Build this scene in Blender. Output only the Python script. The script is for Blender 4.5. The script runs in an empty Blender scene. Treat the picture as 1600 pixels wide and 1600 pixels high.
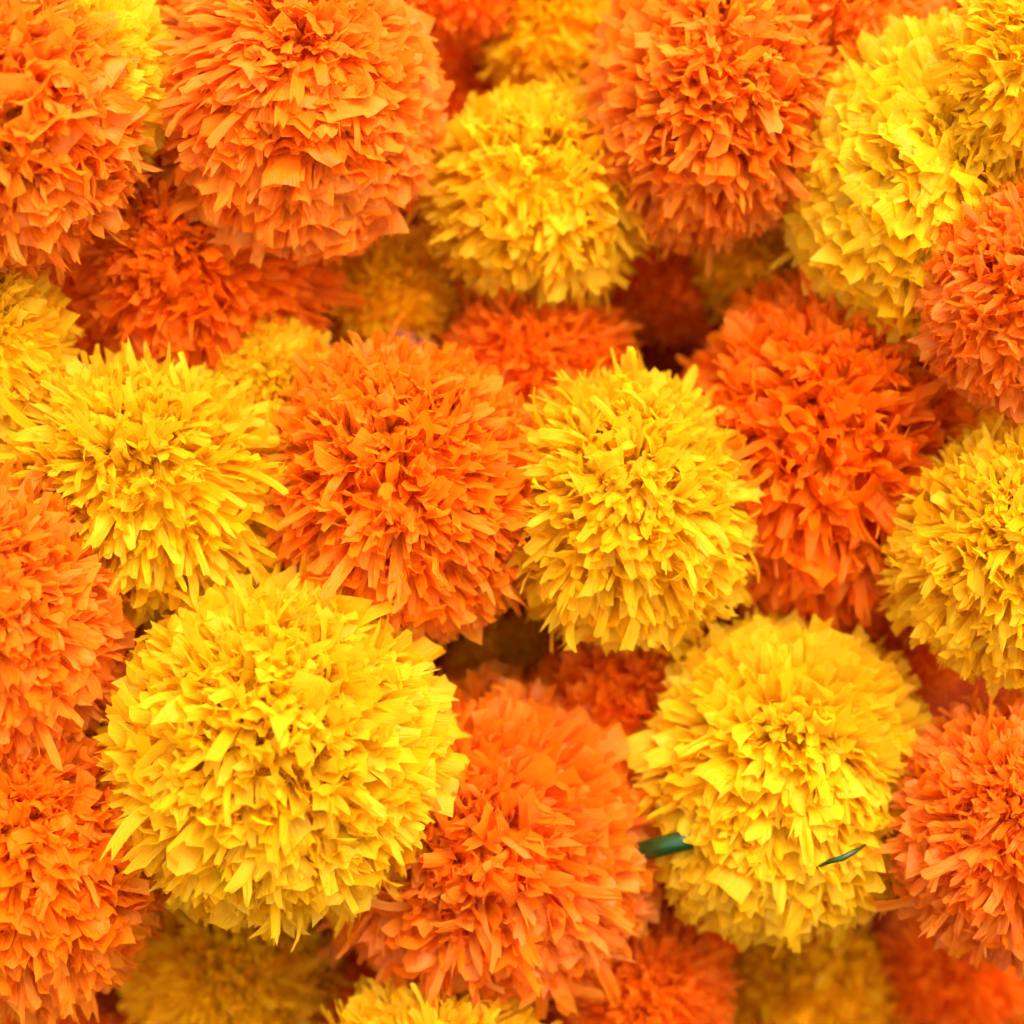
import bpy, bmesh, math
import numpy as np
from mathutils import Vector, Matrix

R_ = np.random.RandomState(11)
sc = bpy.context.scene
col = sc.collection

# ---------------------------------------------------------------- camera
S = 0.05 / 230.0                     # metres per photo pixel at the focus distance
LENS, SENSOR = 85.0, 36.0
D0 = 1600 * S * LENS / SENSOR
PITCH = math.radians(38)             # looking down on the sloping bank of flowers
CAM = np.array([0.0, -D0 * math.cos(PITCH), 0.62 + D0 * math.sin(PITCH)])
FWD = np.array([0.0, math.cos(PITCH), -math.sin(PITCH)])
UP = np.array([0.0, math.sin(PITCH), math.cos(PITCH)])
RT = np.array([1.0, 0.0, 0.0])
cd = bpy.data.cameras.new("camera"); cam = bpy.data.objects.new("camera", cd); col.objects.link(cam)
cd.lens = LENS; cd.sensor_width = SENSOR; cd.clip_start = 0.01; cd.clip_end = 200
M = Matrix(((RT[0], UP[0], -FWD[0], CAM[0]), (RT[1], UP[1], -FWD[1], CAM[1]), (RT[2], UP[2], -FWD[2], CAM[2]), (0, 0, 0, 1)))
cam.matrix_world = M
cd.dof.use_dof = True; cd.dof.focus_distance = D0 - 285 * S; cd.dof.aperture_fstop = 3.8; cd.dof.aperture_blades = 7
sc.camera = cam

# ---------------------------------------------------------------- sky, sun, exposure
SUN_EL, SUN_AZ = math.radians(74), math.radians(115)     # azimuth measured from the far side (+Y) towards +X
w = bpy.data.worlds.new("World"); sc.world = w; w.use_nodes = True
nt = w.node_tree; bg = nt.nodes["Background"]
sky = nt.nodes.new("ShaderNodeTexSky"); sky.sky_type = 'NISHITA'; sky.sun_disc = False
sky.sun_elevation = SUN_EL; sky.sun_rotation = SUN_AZ; sky.air_density = 1.0; sky.dust_density = 4.0; sky.ozone_density = 0.6
hs = nt.nodes.new("ShaderNodeHueSaturation"); hs.inputs["Saturation"].default_value = 0.12      # bright thin overcast, not a blue sky
wb = nt.nodes.new("ShaderNodeMix"); wb.data_type = 'RGBA'; wb.blend_type = 'MULTIPLY'; wb.inputs[0].default_value = 1.0; wb.inputs[7].default_value = (1.0, 0.93, 0.82, 1)
nt.links.new(sky.outputs[0], hs.inputs["Color"]); nt.links.new(hs.outputs[0], wb.inputs[6]); nt.links.new(wb.outputs[2], bg.inputs[0]); bg.inputs[1].default_value = 0.15
sl = bpy.data.lights.new("sun", 'SUN'); sun = bpy.data.objects.new("sun", sl); col.objects.link(sun)
sl.energy = 0.7; sl.angle = math.radians(50); sl.color = (1.0, 0.94, 0.85)
sd = Vector((math.cos(SUN_EL) * math.sin(SUN_AZ), math.cos(SUN_EL) * math.cos(SUN_AZ), math.sin(SUN_EL)))
sun.rotation_euler = sd.to_track_quat('Z', 'Y').to_euler()
sc.view_settings.view_transform = 'Standard'; sc.view_settings.look = 'None'; sc.view_settings.gamma = 1
sc.view_settings.exposure = 1.88
cy = sc.cycles
cy.max_bounces = 9; cy.diffuse_bounces = 7; cy.transmission_bounces = 7; cy.glossy_bounces = 2; cy.adaptive_threshold = 0.03; cy.transparent_max_bounces = 8
cy.use_denoising = True; cy.caustics_reflective = False; cy.sample_clamp_indirect = 10

# ---------------------------------------------------------------- materials
def ramp(nt, stops):
    n = nt.nodes.new("ShaderNodeValToRGB"); e = n.color_ramp.elements
    while len(e) < len(stops): e.new(0.5)
    for k, (p, c) in enumerate(stops): e[k].position = p; e[k].color = (*c, 1)
    return n

def film(name, dark, mid, pale, trans=0.66, rough=0.34, spec=0.22):
    m = bpy.data.materials.new(name); m.use_nodes = True; nt = m.node_tree; L = nt.links
    out = nt.nodes["Material Output"]; p = nt.nodes["Principled BSDF"]
    uv = nt.nodes.new("ShaderNodeUVMap"); uv.uv_map = "UVMap"
    at = nt.nodes.new("ShaderNodeAttribute"); at.attribute_name = "tint"
    cb = nt.nodes.new("ShaderNodeCombineXYZ")
    sp = nt.nodes.new("ShaderNodeSeparateXYZ"); L.new(uv.outputs[0], sp.inputs[0])
    L.new(sp.outputs[0], cb.inputs[0]); L.new(sp.outputs[1], cb.inputs[1])
    mm = nt.nodes.new("ShaderNodeMath"); mm.operation = 'MULTIPLY'; mm.inputs[1].default_value = 37.0
    L.new(at.outputs["Fac"], mm.inputs[0]); L.new(mm.outputs[0], cb.inputs[2])
    def noise(scale, detail, sx, sy):
        mp = nt.nodes.new("ShaderNodeMapping"); mp.inputs["Scale"].default_value = (sx, sy, 1)
        L.new(cb.outputs[0], mp.inputs[0])
        n = nt.nodes.new("ShaderNodeTexNoise"); n.inputs["Scale"].default_value = scale; n.inputs["Detail"].default_value = detail
        L.new(mp.outputs[0], n.inputs["Vector"]); return n
    n1 = noise(1.0, 3, 5, 1.6)       # soft clouds of thicker and thinner film
    n2 = noise(1.0, 3, 16, 2.5)      # lengthwise drawn creases
    n3 = noise(1.0, 3, 4, 8)         # crumples
    # colour = tint + clouds
    a = nt.nodes.new("ShaderNodeMath"); a.operation = 'MULTIPLY_ADD'; a.inputs[1].default_value = 0.5
    L.new(at.outputs["Fac"], a.inputs[0])
    b = nt.nodes.new("ShaderNodeMath"); b.operation = 'MULTIPLY'; b.inputs[1].default_value = 0.45
    L.new(n1.outputs[0], b.inputs[0]); L.new(b.outputs[0], a.inputs[2])
    cr = ramp(nt, [(0.12, dark), (0.5, mid), (0.9, pale)]); L.new(a.outputs[0], cr.inputs[0])
    bp = nt.nodes.new("ShaderNodeBump"); bp.inputs["Strength"].default_value = 0.55; bp.inputs["Distance"].default_value = 0.0009
    ad = nt.nodes.new("ShaderNodeMath"); ad.operation = 'MULTIPLY_ADD'; ad.inputs[1].default_value = 2.2
    L.new(n3.outputs[0], ad.inputs[0]); L.new(n2.outputs[0], ad.inputs[2]); L.new(ad.outputs[0], bp.inputs["Height"])
    L.new(cr.outputs[0], p.inputs["Base Color"]); L.new(bp.outputs[0], p.inputs["Normal"])
    p.inputs["Roughness"].default_value = rough; p.inputs["Specular IOR Level"].default_value = spec
    t = nt.nodes.new("ShaderNodeBsdfTranslucent"); L.new(cr.outputs[0], t.inputs[0]); L.new(bp.outputs[0], t.inputs["Normal"])
    mx = nt.nodes.new("ShaderNodeMixShader"); mx.inputs[0].default_value = trans
    L.new(p.outputs[0], mx.inputs[1]); L.new(t.outputs[0], mx.inputs[2]); L.new(mx.outputs[0], out.inputs[0])
    return m

MAT = {
 'yellow':  film("yellow_film", (0.98, 0.60, 0.006), (0.985, 0.675, 0.014), (0.985, 0.74, 0.035)),
 'shaded_yellow':  film("shaded_yellow_film", (0.96, 0.50, 0.003), (0.97, 0.58, 0.005), (0.97, 0.65, 0.010)),  # yellow film again, with the shade of the deeper flowers put into its colour
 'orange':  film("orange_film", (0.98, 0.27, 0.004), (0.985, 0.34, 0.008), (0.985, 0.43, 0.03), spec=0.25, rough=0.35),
 'pale':    film("pale_orange_film", (0.98, 0.28, 0.007), (0.985, 0.35, 0.014), (0.985, 0.45, 0.05), spec=0.28, rough=0.33),
 'glossy':  film("glossy_orange_film", (0.97, 0.25, 0.006), (0.98, 0.32, 0.012), (0.98, 0.43, 0.06), spec=0.38, rough=0.25),
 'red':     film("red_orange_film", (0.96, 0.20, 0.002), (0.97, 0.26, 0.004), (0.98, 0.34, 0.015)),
 'peach':   film("peach_film", (0.90, 0.42, 0.25), (0.92, 0.50, 0.34), (0.93, 0.62, 0.48)),
}
CORE_MAT = {}
for k_, c_ in {'yellow': (0.97, 0.60, 0.006), 'shaded_yellow': (0.96, 0.50, 0.004), 'orange': (0.97, 0.27, 0.006), 'pale': (0.97, 0.30, 0.012), 'glossy': (0.97, 0.27, 0.006),
               'red': (0.96, 0.21, 0.003), 'peach': (0.91, 0.45, 0.28)}.items():
    m_ = bpy.data.materials.new(k_ + "_gathered_film"); m_.use_nodes = True; p_ = m_.node_tree.nodes["Principled BSDF"]
    n_ = m_.node_tree.nodes.new("ShaderNodeTexNoise"); n_.inputs["Scale"].default_value = 300; n_.inputs["Detail"].default_value = 3
    tc_ = m_.node_tree.nodes.new("ShaderNodeTexCoord"); m_.node_tree.links.new(tc_.outputs["Object"], n_.inputs[0])
    r_ = ramp(m_.node_tree, [(0.3, (c_[0], c_[1] * 0.8, c_[2])), (0.7, c_)]); m_.node_tree.links.new(n_.outputs[0], r_.inputs[0])
    m_.node_tree.links.new(r_.outputs[0], p_.inputs["Base Color"]); p_.inputs["Roughness"].default_value = 0.8; p_.inputs["Specular IOR Level"].default_value = 0.1
    CORE_MAT[k_] = m_
def solid(name, c, rough=0.45, noise_amt=0.3, scale=60):
    m = bpy.data.materials.new(name); m.use_nodes = True; nt = m.node_tree; p = nt.nodes["Principled BSDF"]
    tc = nt.nodes.new("ShaderNodeTexCoord"); n = nt.nodes.new("ShaderNodeTexNoise"); n.inputs["Scale"].default_value = scale; n.inputs["Detail"].default_value = 5
    nt.links.new(tc.outputs["Object"], n.inputs[0])
    lo = tuple(x * (1 - noise_amt) for x in c); hi = tuple(min(1, x * (1 + noise_amt)) for x in c)
    r = ramp(nt, [(0.3, lo), (0.7, hi)]); nt.links.new(n.outputs[0], r.inputs[0]); nt.links.new(r.outputs[0], p.inputs["Base Color"])
    b = nt.nodes.new("ShaderNodeBump"); b.inputs["Strength"].default_value = 0.4; b.inputs["Distance"].default_value = 0.001
    nt.links.new(n.outputs[0], b.inputs["Height"]); nt.links.new(b.outputs[0], p.inputs["Normal"])
    p.inputs["Roughness"].default_value = rough; return m
M_GREEN = solid("green_stem_tape", (0.003, 0.038, 0.004), 0.36, 0.35, 220)
M_CLOTH = solid("dark_red_cloth", (0.20, 0.018, 0.002), 0.95, 0.35, 400)

M_CLOTH.node_tree.nodes['Principled BSDF'].inputs['Specular IOR Level'].default_value = 0.05

# ---------------------------------------------------------------- petal shapes
NC, NR = 4, 7                        # columns across, rows along
FACES = []
for i in range(NR - 1):
    for j in range(NC - 1):
        a = i * NC + j; FACES.append((a, a + 1, a + NC + 1, a + NC))
FACES = np.array(FACES, np.int32)
UU = np.tile(np.linspace(-1, 1, NC), NR); TT = np.repeat(0.5 + 0.5 * np.linspace(0, 1, NR) ** 0.85, NC)
NV = NC * NR
def petal(width, bend, rs):
    """one strip of film along +Z, length 1, broad face towards +Y; bends towards -Y"""
    T = np.unique(TT); u = UU.reshape(NR, NC).copy(); t = TT.reshape(NR, NC).copy()
    tip = rs.choice(['cut', 'cut', 'cut', 'cut', 'slant', 'slant', 'torn', 'torn', 'torn', 'torn', 'point', 'round'])
    wb = rs.uniform(0.35, 0.6) if width > 0.15 else rs.uniform(0.45, 0.85)
    prof = wb + (1 - wb) * np.clip(T * rs.uniform(1.0, 1.4), 0, 1) ** rs.uniform(0.8, 1.6)
    if tip == 'point': prof[-1] *= rs.uniform(0.1, 0.35); prof[-2] *= rs.uniform(0.55, 0.85)
    if tip == 'round': prof[-1] *= 0.55; prof[-2] *= 0.92
    hw = width * 0.5 * prof[:, None]
    end = np.zeros(NC)
    if tip == 'slant': end = np.linspace(-1, 1, NC) * rs.uniform(-0.055, 0.055) * (1 + width * 2)
    if tip == 'torn': end = rs.uniform(-0.07, 0.05, NC)
    end = end + rs.uniform(-0.012, 0.012, NC)
    t[-1] += end; t[-2] += end * 0.5
    # centre line
    e = rs.uniform(1.6, 3.6); wob = rs.uniform(-0.25, 0.25); ph = rs.uniform(0, 6.28)
    fine = np.linspace(0, 1.15, 60); th = bend * fine ** e + wob * np.sin(fine * 5 + ph) * fine
    ds = fine[1] - fine[0]
    cz = np.concatenate([[0], np.cumsum(np.cos(th[:-1]) * ds)]); cy_ = np.concatenate([[0], np.cumsum(-np.sin(th[:-1]) * ds)])
    side = rs.uniform(-0.10, 0.10)
    # pleats and cupping, in metres of the unit petal
    cup = rs.uniform(-0.45, 0.45); k = rs.uniform(1.5, 4.0); pk = rs.uniform(0, 6.28); am = rs.uniform(0.05, 0.22)
    off = (cup * (u ** 2 - 0.4) + am * np.sin(k * u + pk + t * rs.uniform(-3, 3))) * hw
    off += rs.normal(0, 0.085, (NR, NC)) * width * np.clip(t * 1.5, 0, 1)
    tw = rs.uniform(-0.6, 0.6) * t ** 1.5
    xx = u * hw; 
    x = xx * np.cos(tw) - off * np.sin(tw); y = xx * np.sin(tw) + off * np.cos(tw)
    tht = np.interp(t, fine, th)
    X = x + side * t ** 2
    Y = np.interp(t, fine, cy_) + y * np.cos(tht)
    Z = np.interp(t, fine, cz) + y * np.sin(tht)
    v = np.stack([X, Y, Z], -1).reshape(-1, 3)
    return v
BENDS = {'low': (0.05, 0.55), 'mid': (0.45, 1.15), 'high': (1.05, 1.75)}
WIDTHS = {'narrow': (0.04, 0.085), 'medium': (0.07, 0.13), 'wide': (0.14, 0.25), 'broad': (0.24, 0.42)}
NVAR = 16
VAR = {}
for wk, wr in WIDTHS.items():
    for bk, br in BENDS.items():
        VAR[wk, bk] = [petal(R_.uniform(*wr), R_.uniform(*br), R_) for _ in range(NVAR)]
UV_ONE = np.stack([UU * 0.5 + 0.5, TT], -1)

def build_mesh(name, V, F, UVv, tint, mat, smooth=True):
    me = bpy.data.meshes.new(name); nv, nf = len(V), len(F)
    me.vertices.add(nv); me.vertices.foreach_set("co", V.astype(np.float32).ravel())
    me.loops.add(nf * 4); me.loops.foreach_set("vertex_index", F.astype(np.int32).ravel())
    me.polygons.add(nf); me.polygons.foreach_set("loop_start", np.arange(nf, dtype=np.int32) * 4)
    me.update(calc_edges=True)
    uvl = me.uv_layers.new(name="UVMap"); uvl.data.foreach_set("uv", UVv[F.ravel()].astype(np.float32).ravel())
    a = me.attributes.new("tint", 'FLOAT', 'POINT'); a.data.foreach_set("value", tint.astype(np.float32))
    me.materials.append(mat); me.polygons.foreach_set("use_smooth", np.full(nf, smooth)); me.update()
    return me
MESH = {}
def petal_mesh(wk, bk, i, mk):
    key = (wk, bk, i, mk)
    if key not in MESH:
        MESH[key] = build_mesh("petal", VAR[wk, bk][i], FACES, UV_ONE, np.full(NV, R_.rand()), MAT[mk], i % 5 > 1 or wk in ('wide', 'broad'))
    return MESH[key]

# ---------------------------------------------------------------- helpers
def place(px, py, z):
    """the spot in the bank: px, py across it and z towards the viewer, all in photo pixels at the focus distance"""
    d = D0 - z * S
    return CAM + FWD * d + RT * (px - 800) * S * d / D0 - UP * (py - 800) * S * d / D0, d / D0
def c2w(v): return RT * v[..., 0:1] + UP * v[..., 1:2] - FWD * v[..., 2:3]
def unit(v): return v / np.maximum(np.linalg.norm(v, axis=-1, keepdims=True), 1e-9)
def tube(name, pts, rad, mat, parent=None, seg=10, ends=(1, 1)):
    pts = [Vector(p) for p in pts]; V = []; n = len(pts)
    for i, p in enumerate(pts):
        t = (pts[min(i + 1, n - 1)] - pts[max(i - 1, 0)]).normalized()
        a = t.orthogonal().normalized(); 
        if i and (a - pa).length > 1: a = (pa - t * pa.dot(t)).normalized()
        elif i: a = (pa - t * pa.dot(t)).normalized()
        pa = a; b = t.cross(a); r = rad[i] if hasattr(rad, '__len__') else rad
        for k in range(seg):
            q = 2 * math.pi * k / seg; V.append(p + (a * math.cos(q) + b * math.sin(q)) * r)
    Fc = [(i * seg + k, i * seg + (k + 1) % seg, (i + 1) * seg + (k + 1) % seg, (i + 1) * seg + k) for i in range(n - 1) for k in range(seg)]
    Fc += [tuple(range(seg))[::-1], tuple((n - 1) * seg + k for k in range(seg))]
    me = bpy.data.meshes.new(name); me.from_pydata([tuple(v) for v in V], [], Fc); me.materials.append(mat)
    for p in me.polygons: p.use_smooth = True
    o = bpy.data.objects.new(name, me); col.objects.link(o)
    if parent: o.parent = parent
    return o

# ---------------------------------------------------------------- the cloth-covered stand behind the flowers
BOARD_Z = -470                       # how far behind the focus plane the sloping cloth lies, in photo pixels
bc = CAM + FWD * (D0 - BOARD_Z * S)
nx = 60
gx, gy = np.meshgrid(np.linspace(-0.75, 0.75, nx), np.linspace(-0.60, 0.60, nx))
gz = 0.004 * np.sin(gx * 21 + gy * 9) + 0.003 * np.sin(gx * 47 - gy * 30 + 1)
P = bc + RT * gx[..., None] + UP * gy[..., None] - FWD * gz[..., None]
me = bpy.data.meshes.new("stand_cloth")
me.from_pydata([tuple(p) for p in P.reshape(-1, 3)], [], [(i * nx + j, i * nx + j + 1, (i + 1) * nx + j + 1, (i + 1) * nx + j) for i in range(nx - 1) for j in range(nx - 1)])
me.materials.append(M_CLOTH)
for p in me.polygons: p.use_smooth = True
cloth = bpy.data.objects.new("stand_cloth", me); col.objects.link(cloth); cloth['kind'] = 'structure'

# ---------------------------------------------------------------- the flowers
# cx, cy, rx, ry, z, film, width mix (narrow, medium, wide), bend mix (low, mid, high), axis (right, up, to viewer), petals, label
FL = [
 (12,190,208,226,229,'pale',(.1,.35,.45,.1),(.3,.5,.2),(-.1,.8,.5),1000,"big pale orange flower filling the upper left corner, in front of a yellow one"),
 (98,138,182,194,150,'yellow',(.2,.5,.3),(.4,.4,.2),(0,.4,.9),700,"yellow flower peeking out behind the big pale orange flower in the upper left corner"),
 (480,182,220,238,90,'pale',(.05,.3,.5,.15),(.25,.45,.3),(.1,.75,.6),1000,"large pale orange flower with broad drooping petals, right of the upper left corner pair"),
 (300,425,215,188,-50,'red',(.25,.55,.2),(.4,.4,.2),(-.2,.3,.9),900,"shaded red-orange flower tucked under the large pale orange flower at upper left"),
 (-35,545,152,152,140,'yellow',(.2,.5,.3),(.3,.4,.3),(.3,.5,.8),600,"yellow flower cut by the left edge, below the upper left orange flower"),
 (224,765,256,208,75,'yellow',(.55,.4,.05),(.55,.35,.1),(0,.6,.8),1300,"spiky bright yellow flower with thin strips, left of the central orange flower"),
 (422,606,110,118,10,'yellow',(.05,.4,.55),(.5,.4,.1),(0,.3,.9),450,"small yellow flower half hidden above and between the spiky yellow and central orange flowers"),
 (622,770,236,224,70,'orange',(.35,.55,.1),(.45,.4,.15),(-.15,.75,.6),1400,"dense light orange flower at the centre left, between two bright yellow flowers"),
 (980,797,203,228,66,'yellow',(.4,.5,.1),(.4,.4,.2),(.05,.75,.6),1300,"bright yellow flower right of centre with strips hanging at its lower edge"),
 (1283,712,228,270,-97,'red',(.3,.5,.2),(.4,.4,.2),(.1,.5,.8),1200,"tall deep orange flower behind and right of the central yellow flower"),
 (1440,288,200,274,30,'yellow',(.0,.2,.55,.25),(.1,.4,.5),(.25,.25,.95),1100,"tall smooth yellow flower of flat broad petals at the upper right"),
 (1625,120,155,178,190,'yellow',(.3,.5,.2),(.4,.4,.2),(-.1,.6,.7),700,"crinkled yellow flower in the upper right corner, in front of the tall smooth one"),
 (1610,470,175,180,193,'glossy',(.2,.5,.3),(.3,.4,.3),(-.2,.5,.8),800,"glossy crumpled orange flower on the right edge, below the upper right yellow flowers"),
 (1592,862,210,203,125,'yellow',(.45,.5,.05),(.45,.4,.15),(0,.4,.9),1200,"yellow flower with fine short strips cut by the right edge at mid height"),
 (1530,655,105,95,-208,'shaded_yellow',(.4,.5,.1),(.5,.4,.1),(0,.4,.9),350,"small yellow flower in shade between the deep orange one and the right edge flowers"),
 (1110,160,190,226,20,'pale',(.3,.4,.3),(.5,.35,.15),(.2,.8,.5),1100,"big pale orange flower with hanging strips at the top, right of the yellow ones"),
 (1345,15,165,125,10,'pale',(.1,.5,.4),(.3,.5,.2),(0,.5,.8),450,"orange flower cut by the top edge, between big pale orange and tall yellow flowers"),
 (843,308,192,170,-60,'yellow',(.25,.55,.2),(.3,.4,.3),(0,.85,.5),900,"yellow flower with drooping layered strips at upper middle, between two large orange flowers"),
 (850,45,115,130,-204,'shaded_yellow',(.3,.5,.2),(.5,.4,.1),(0,.5,.8),500,"dim yellow flower at the top edge, behind the upper middle yellow one"),
 (715,-15,95,95,-115,'red',(.2,.5,.3),(.4,.4,.2),(0,.4,.8),350,"small red-orange flower at the top edge beside the large pale orange flower"),
 (842,572,162,132,-125,'red',(.35,.5,.15),(.4,.4,.2),(0,.3,.9),700,"red-orange flower below the upper middle yellow flower and above the central pair"),
 (605,465,120,110,-200,'shaded_yellow',(.2,.5,.3),(.5,.4,.1),(0,.4,.9),350,"dim yellow flower deep in the gap below the large pale orange flower"),
 (1060,440,110,100,-334,'red',(.2,.5,.3),(.4,.4,.2),(0,.4,.9),350,"dark red flower deep in the gap under the top orange flower"),
 (1195,425,115,100,-235,'shaded_yellow',(.2,.5,.3),(.4,.4,.2),(0,.4,.9),380,"yellow flower in shade behind the tall deep orange flower's top"),
 (430,1170,256,264,160,'yellow',(.25,.45,.3),(.4,.4,.2),(.1,.7,.65),1700,"largest bright yellow flower, lower left, with blunt strips fanning to the left"),
 (-8,968,215,238,204,'pale',(.2,.5,.25,.05),(.5,.4,.1),(0,.6,.8),950,"blurred pale orange flower on the left edge, left of the largest yellow flower"),
 (38,1335,216,250,120,'orange',(.15,.45,.4),(.4,.4,.2),(0,.7,.7),1000,"orange flower with hanging broad petals in the lower left corner"),
 (762,1315,256,240,-30,'glossy',(.25,.5,.25),(.45,.35,.2),(-.45,.35,.8),1500,"large orange flower at lower middle with translucent curled petals on its right rim"),
 (1225,1215,243,222,0,'yellow',(.2,.6,.2),(.25,.45,.3),(.15,.85,.5),1500,"wide yellow flower at lower right with stacked layers and a green stem showing"),
 (1595,1290,205,218,110,'glossy',(.35,.5,.15),(.4,.4,.2),(-.1,.4,.9),1200,"crinkled orange flower cut by the right edge near the bottom"),
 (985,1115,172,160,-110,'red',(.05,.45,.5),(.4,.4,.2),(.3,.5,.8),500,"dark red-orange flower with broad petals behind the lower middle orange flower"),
 (805,1060,115,105,-300,'shaded_yellow',(.1,.5,.4),(.4,.4,.2),(0,.5,.8),350,"yellow flower in deep shade below the central orange flower"),
 (360,1512,188,140,-200,'shaded_yellow',(.05,.5,.45),(.55,.35,.1),(.2,.1,1),750,"shaded yellow flower with its knotted centre facing out, under the largest yellow flower"),
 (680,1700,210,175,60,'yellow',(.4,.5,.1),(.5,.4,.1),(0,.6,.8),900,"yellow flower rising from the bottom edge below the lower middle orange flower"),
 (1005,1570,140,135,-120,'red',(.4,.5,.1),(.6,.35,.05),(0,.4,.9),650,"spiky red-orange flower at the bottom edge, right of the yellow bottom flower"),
 (1260,1575,165,140,-390,'shaded_yellow',(.0,.4,.6),(.5,.4,.1),(0,.7,.6),450,"dark yellow flower in shade at the bottom, under the wide yellow flower"),
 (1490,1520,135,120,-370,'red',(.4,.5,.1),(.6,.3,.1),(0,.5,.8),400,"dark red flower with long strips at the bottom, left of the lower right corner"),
 (1625,1665,85,90,-60,'orange',(.3,.5,.2),(.5,.4,.1),(0,.5,.8),250,"bit of an orange flower in the lower right corner"),
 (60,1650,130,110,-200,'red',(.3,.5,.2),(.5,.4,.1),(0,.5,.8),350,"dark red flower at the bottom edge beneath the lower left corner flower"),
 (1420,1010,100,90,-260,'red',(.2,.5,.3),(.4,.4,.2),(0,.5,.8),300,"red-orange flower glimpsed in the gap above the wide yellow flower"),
 (190,1200,125,150,-40,'orange',(.3,.5,.2),(.4,.4,.2),(0,.5,.8),400,"orange flower in the gap between the left edge flowers and the largest yellow one"),
 (620,592,75,80,-130,'peach',(.3,.5,.2),(.6,.4,.0),(0,.9,.3),220,"small peach pink flower top just above the central orange flower"),
 (235,1640,110,70,-280,'red',(.3,.5,.2),(.5,.4,.1),(0,.5,.8),220,"dark red flower at the bottom edge under the shaded yellow flower"),
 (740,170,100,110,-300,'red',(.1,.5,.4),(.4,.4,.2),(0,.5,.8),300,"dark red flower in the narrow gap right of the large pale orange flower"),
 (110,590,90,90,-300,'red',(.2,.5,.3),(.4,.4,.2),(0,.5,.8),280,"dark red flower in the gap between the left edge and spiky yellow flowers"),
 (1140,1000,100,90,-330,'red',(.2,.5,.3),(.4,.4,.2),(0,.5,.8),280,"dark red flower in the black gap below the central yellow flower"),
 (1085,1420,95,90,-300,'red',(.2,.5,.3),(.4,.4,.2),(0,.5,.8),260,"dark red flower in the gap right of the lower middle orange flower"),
 (240,-40,110,90,-120,'orange',(.2,.5,.3),(.4,.4,.2),(0,.5,.8),260,"orange sliver of a flower at the top edge between the two large pale orange flowers"),
 (1480,-30,110,90,-150,'orange',(.2,.5,.3),(.4,.4,.2),(0,.5,.8),260,"orange sliver of a flower at the top edge just left of the crinkled yellow one"),
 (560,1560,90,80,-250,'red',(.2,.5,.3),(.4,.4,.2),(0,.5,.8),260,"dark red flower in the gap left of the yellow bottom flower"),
]
INFO = []
for f in FL:
    c, k = place(f[0], f[1], f[4]); INFO.append((c, f[2] * S * k, f[3] * S * k))
CEN = np.array([i[0] for i in INFO]); RAD = np.array([(i[1] + i[2]) / 2 for i in INFO])
n_tri = 0; n_part = 0
CORE_K = 0.74
_bm = bmesh.new(); bmesh.ops.create_icosphere(_bm, subdivisions=4, radius=1.0)
CORE_V = np.array([v.co[:] for v in _bm.verts]); CORE_F = [tuple(v.index for v in f.verts) for f in _bm.faces]; _bm.free()
WK, BK = list(WIDTHS), list(BENDS)
SMOOTH_TOP = (2, 10, 28)
# strips laid out flat like an open fan: direction (right, up, to viewer), how far round, share of strips, reach
FAN = {10: ((-0.3, -0.1, 0.2), -1.2, 0.75, 1.0), 28: ((0.15, 1, 0.1), 0.45, 0.95, 1.17), 2: ((0.5, 0.8, 0), 0.45, 0.8, 1.0), 24: ((0.5, 0.8, 0), 0.35, 0.6, 1.0),
       27: ((0.8, 0.5, 0), 0.45, 0.7, 1.0), 1: ((1, 0.3, 0), 0.2, 0.8, 1.0), 6: ((0, 1, 0.2), 0.2, 0.8, 1.0), 30: ((0, 0.7, 0.5), 0.3, 0.6, 1.0), 15: ((-0.8, 0.2, 0), 0.5, 0.6, 1.0)}
MESSY = {5: 0.065, 8: 0.055, 24: 0.05, 27: 0.055, 17: 0.055, 15: 0.055, 34: 0.07, 10: 0.025, 28: 0.03, 0: 0.05}      # how ragged the strip ends are
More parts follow.
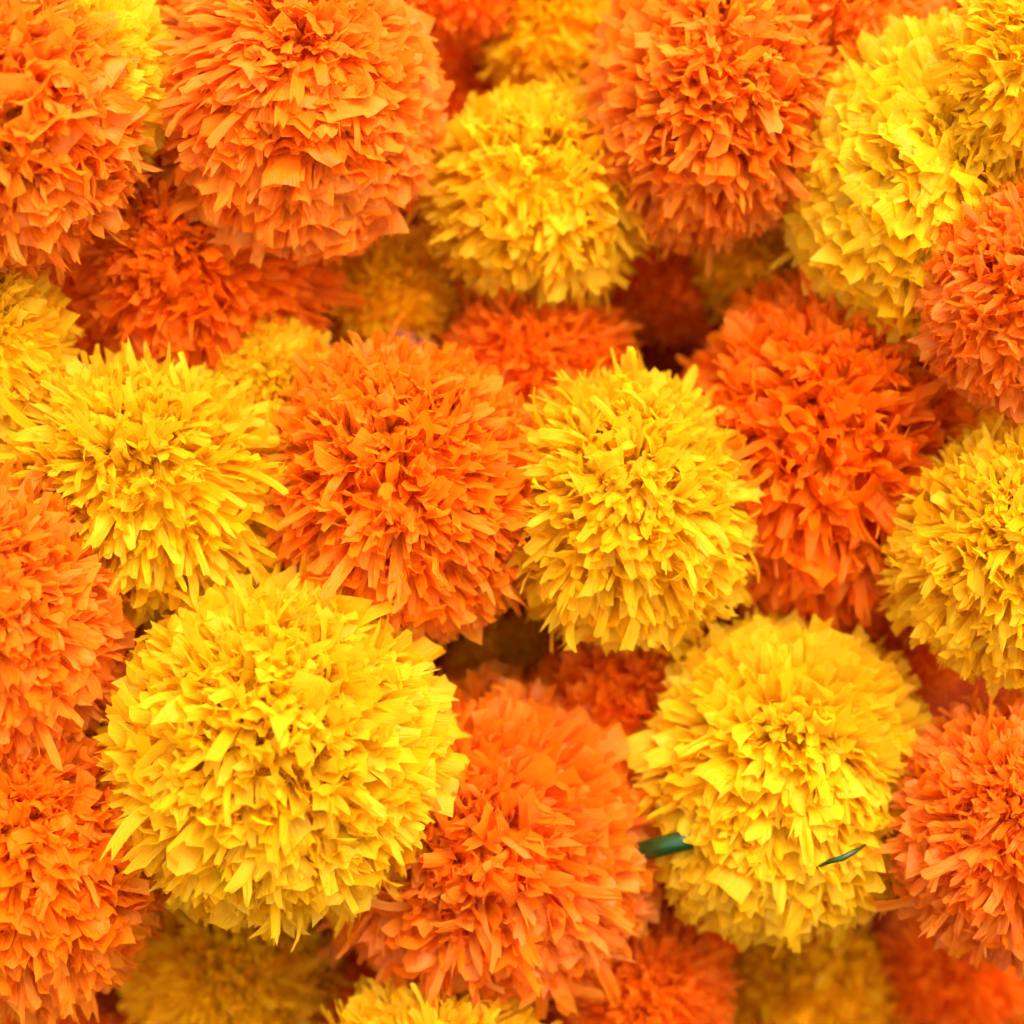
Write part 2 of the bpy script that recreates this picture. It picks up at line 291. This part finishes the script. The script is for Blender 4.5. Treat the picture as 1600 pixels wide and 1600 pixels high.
for fi, (cx, cy_, rx, ry, z, mk, wmix, bmix, axis, N, label) in enumerate(FL):
    rs = np.random.RandomState(100 + fi)
    c, Rx, Ry = INFO[fi]; Rm = (Rx + Ry) / 2
    root = bpy.data.objects.new("pompom_flower", None); root.empty_display_size = 0.01
    root.location = tuple(c); col.objects.link(root)
    root['label'] = label; root['category'] = "artificial flower"; root['group'] = "plastic pompom marigolds heaped together"
    # tip directions over the ball, in camera axes (right, up, to viewer)
    N = int(N * 2.5)
    i = np.arange(N) + 0.5; ph = np.arccos(1 - 2 * i / N); th = math.pi * (1 + 5 ** 0.5) * i
    d = np.stack([np.cos(th) * np.sin(ph), np.sin(th) * np.sin(ph), np.cos(ph)], -1)
    d = unit(d + rs.normal(0, 0.10, (N, 3)))
    ax = unit(np.array(axis, float))
    nx_ = int(N * 0.17); extra = unit(ax + rs.normal(0, 0.27, (nx_, 3)))     # short curled ends closing the knot
    is_x = np.concatenate([np.zeros(N, bool), np.ones(nx_, bool)]); d = np.concatenate([d, extra]); N = len(d)
    keep = (d[:, 2] > -0.25) | (rs.rand(N) < 0.4)
    d = d[keep]; is_x = is_x[keep]; N = len(d)
    rho = 1.0 / np.sqrt((d[:, 0] / Rx) ** 2 + (d[:, 1] / Ry) ** 2 + (d[:, 2] / Rm) ** 2)
    # lumpy outline: soft bulges and dents, one side squashed or pulled out, then strip-to-strip unevenness
    lumps = [(unit(rs.normal(0, 1, 3)), rs.uniform(-0.11, 0.07), rs.uniform(0.06, 0.3)) for _ in range(9)]
    pulls = [(unit(rs.normal(0, 1, 3)), rs.uniform(-0.07, 0.07), rs.uniform(-0.04, 0.04)) for _ in range(2)]
    def outline(dv):
        q_ = 1.0 / np.sqrt((dv[:, 0] / Rx) ** 2 + (dv[:, 1] / Ry) ** 2 + (dv[:, 2] / Rm) ** 2)
        for q, am, wd in lumps: q_ = q_ * (1 + am * np.exp(-((1 - dv @ q) / wd)))
        for q, a3, a2 in pulls: q_ = q_ * (1 + a3 * (dv @ q) ** 3 + a2 * (dv @ q) ** 2)
        return q_
    rho = outline(d)
    rho *= np.clip(rs.normal(1.005, MESSY.get(fi, 0.04), N), 0.85, 1.15)
    far = rs.rand(N) < MESSY.get(fi, 0.04) * 0.9; rho *= np.where(far, rs.uniform(1.04, 1.2, N), 1)
    rho = np.where(is_x, rho * rs.uniform(0.89, 1.0, N), rho)
    inner = rs.rand(N) < 0.2; rho = np.where(inner, rho * rs.uniform(0.78, 0.93, N), rho)
    tip = d * rho[:, None]
    base = ax * (d @ ax)[:, None] * 0.25 * Rm + rs.normal(0, 0.07 * Rm, (N, 3))
    v = tip - base; L = np.linalg.norm(v, axis=1); e = v / L[:, None]
    e = unit(e + rs.normal(0, 0.11, (N, 3)))
    nrm = ax - e * (e @ ax)[:, None]
    nl = np.linalg.norm(nrm, axis=1)
    rv = rs.normal(0, 1, (N, 3)); rv = unit(rv - e * (rv * e).sum(1)[:, None])
    nrm = unit(unit(nrm) * np.clip(nl / 0.35, 0, 1)[:, None] * 1.0 + rv * (0.35 if fi in SMOOTH_TOP else 0.75) + rv * np.clip(1 - nl / 0.35, 0, 1)[:, None])
    nrm = unit(nrm - e * (nrm * e).sum(1)[:, None])
    if fi not in SMOOTH_TOP: nrm = nrm * np.where(rs.rand(N) < 0.22 + 0.25 * np.clip(d @ ax, 0, 1) ** 2, -1.0, 1.0)[:, None]
    fan = np.zeros(N, bool)
    if fi in FAN:
        fd, lim, share, reach = FAN[fi]
        fan = (d @ unit(np.array(fd, float)) > lim) & (rs.rand(N) < share) & (d[:, 2] < 0.88) & ~is_x
        fn = np.array([0, 0, 1.0]) - e * e[:, 2:3] + rv * 0.22
        fn = unit(fn - e * (fn * e).sum(1)[:, None]); nrm = np.where(fan[:, None], fn, nrm)
        grow = np.where(fan, 1 + (reach - 1) * np.clip((d @ unit(np.array(fd, float)) - lim) / 0.35, 0, 1), 1.0)
        grow = np.where(fan & far, grow * 0.88, grow); L = L * grow; rho = rho * grow
    xd = np.cross(nrm, e)
    wsel = rs.choice(4, N, p=list(wmix) + [0.0] * (4 - len(wmix))); wsel = np.where(far | (rho > 1.04 * np.median(rho / 1.0) + 0.06 * Rm), 0, wsel)
    pole = np.clip(d @ ax, 0, 1)
    pb = np.array(bmix)[None] * np.stack([1 - 0.5 * pole, np.ones(N), (0.6 + 1.6 * pole) if fi in SMOOTH_TOP else (1 - 0.85 * pole ** 2)], -1); pb /= pb.sum(1, keepdims=True)
    cum = pb.cumsum(1); rr = rs.rand(N)[:, None]; bsel = (rr > cum).sum(1).clip(0, 2); bsel = np.where(is_x, rs.choice(3, N, p=(.1, .4, .5)), bsel); wsel = np.where(is_x, np.minimum(wsel, 1), wsel)
    bsel = np.where(fan, (rs.rand(N) < 0.25).astype(int), bsel); wsel = np.where(fan, np.maximum(wsel, 1 + (rs.rand(N) < 0.35)), wsel)
    gain = np.array([1.0, 1.03, 1.09])[bsel]
    X, Y, Z = c2w(xd), c2w(nrm), c2w(e); B = c2w(base)
    sc_l = L * gain
    # which strips the photograph shows largest
    tipw = c + c2w(tip); tocam = unit(CAM - tipw)
    t = D0 - (tipw - CAM) @ FWD
    dd = (tipw - CAM) @ FWD; sx = (tipw - CAM) @ RT / dd * D0 / S + 800; sy = 800 - (tipw - CAM) @ UP / dd * D0 / S
    vis = (sx > -20) & (sx < 1620) & (sy > -20) & (sy < 1620) & (d[:, 2] > -0.15)
    for fj in range(len(FL)):
        if fj == fi: continue
        if (np.linalg.norm(CEN[fj] - CAM) > np.linalg.norm(c - CAM)): continue
        w_ = CEN[fj] - tipw; tt = (w_ * tocam).sum(1); near = np.linalg.norm(w_ - tocam * tt[:, None], axis=1)
        vis &= ~((tt > 0) & (near < 0.86 * RAD[fj]))
    score = d[:, 2] * 0.6 + np.array([0, .25, .5, .8])[wsel] + (rho / Rm - 1) * 2.5 + rs.rand(N) * 0.2
    score = np.where(vis, score, -9); order = np.argsort(-score)
    parts = [q for q in order[:290] if score[q] > -5]
    pset = np.zeros(N, bool); pset[parts] = True
    var = rs.randint(0, NVAR, N); flip = np.where(rs.rand(N) < 0.5, -1.0, 1.0)
    for q in parts:
        o = bpy.data.objects.new("petal", petal_mesh(WK[wsel[q]], BK[bsel[q]], var[q], mk)); s = sc_l[q]
        o.matrix_basis = Matrix(((X[q, 0] * s * flip[q], Y[q, 0] * s, Z[q, 0] * s, B[q, 0]), (X[q, 1] * s * flip[q], Y[q, 1] * s, Z[q, 1] * s, B[q, 1]),
                                 (X[q, 2] * s * flip[q], Y[q, 2] * s, Z[q, 2] * s, B[q, 2]), (0, 0, 0, 1)))
        o.parent = root; col.objects.link(o); n_part += 1
    rest = np.where(~pset)[0]
    VV = np.stack([VAR[WK[wsel[q]], BK[bsel[q]]][var[q]] for q in rest])          # n, NV, 3
    W = (VV[:, :, 0:1] * flip[rest, None, None] * X[rest, None] + VV[:, :, 1:2] * Y[rest, None] + VV[:, :, 2:3] * Z[rest, None]) * sc_l[rest, None, None] + B[rest, None]
    n = len(rest); Fm = (FACES[None] + (np.arange(n) * NV)[:, None, None]).reshape(-1, 4)
    me = build_mesh("petal_fringe", W.reshape(-1, 3), Fm, np.tile(UV_ONE, (n, 1)), np.repeat(rs.rand(n), NV), MAT[mk])
    o = bpy.data.objects.new("petal_fringe", me); o['kind'] = 'stuff'; o.parent = root; col.objects.link(o)
    n_tri += n * len(FACES) * 2
    # the tightly bound inner mass of gathered film
    cv = unit(CORE_V + rs.normal(0, 0.006, CORE_V.shape)); cr_ = outline(cv) * (CORE_K + 0.035 * np.sin(cv @ rs.normal(0, 16, 3) + 3 * np.sin(cv @ rs.normal(0, 9, 3))) + rs.normal(0, 0.012, len(cv)))
    cme = bpy.data.meshes.new("core"); cme.from_pydata([tuple(x) for x in c2w(cv * cr_[:, None])], [], CORE_F); cme.materials.append(CORE_MAT[mk])
    co = bpy.data.objects.new("core", cme); co.parent = root; col.objects.link(co)
    # green wrapped stem running back from the knot into the cloth
    back = np.array([rs.uniform(-.15, .15), -0.35, -1.0]); depth = (z - BOARD_Z) * S + 0.01
    pts = [Vector(tuple(c2w(np.array([back[0] * q * depth, -0.25 * q * q * depth, -q * depth])))) for q in np.linspace(0, 1, 7)]
    tube("stem", pts, 0.0022, M_GREEN, root)
    if fi == 28:
        def loc(px, py, z_): return Vector(tuple(place(px, py, z_)[0] - c))
        tube("stem", [loc(1210, 1268, 0), loc(1155, 1288, 70), loc(1105, 1304, 135), loc(1055, 1317, 148), loc(1000, 1331, 95), loc(970, 1342, -40), loc(930, 1365, -160)],
             [.0032, .0033, .0034, .0034, .0033, .0032, .0032], M_GREEN, root, 16)
        tube("wire_end", [loc(1275, 1356, 200), loc(1296, 1346, 216), loc(1316, 1341, 224), loc(1336, 1330, 221), loc(1352, 1320, 196)], [.0004, .0008, .0010, .0008, .0004], M_GREEN, root, 8)
print("TRIS", n_tri, n_part * 36); print("petal parts", n_part, "fringe triangles", n_tri, "shared meshes", len(MESH))
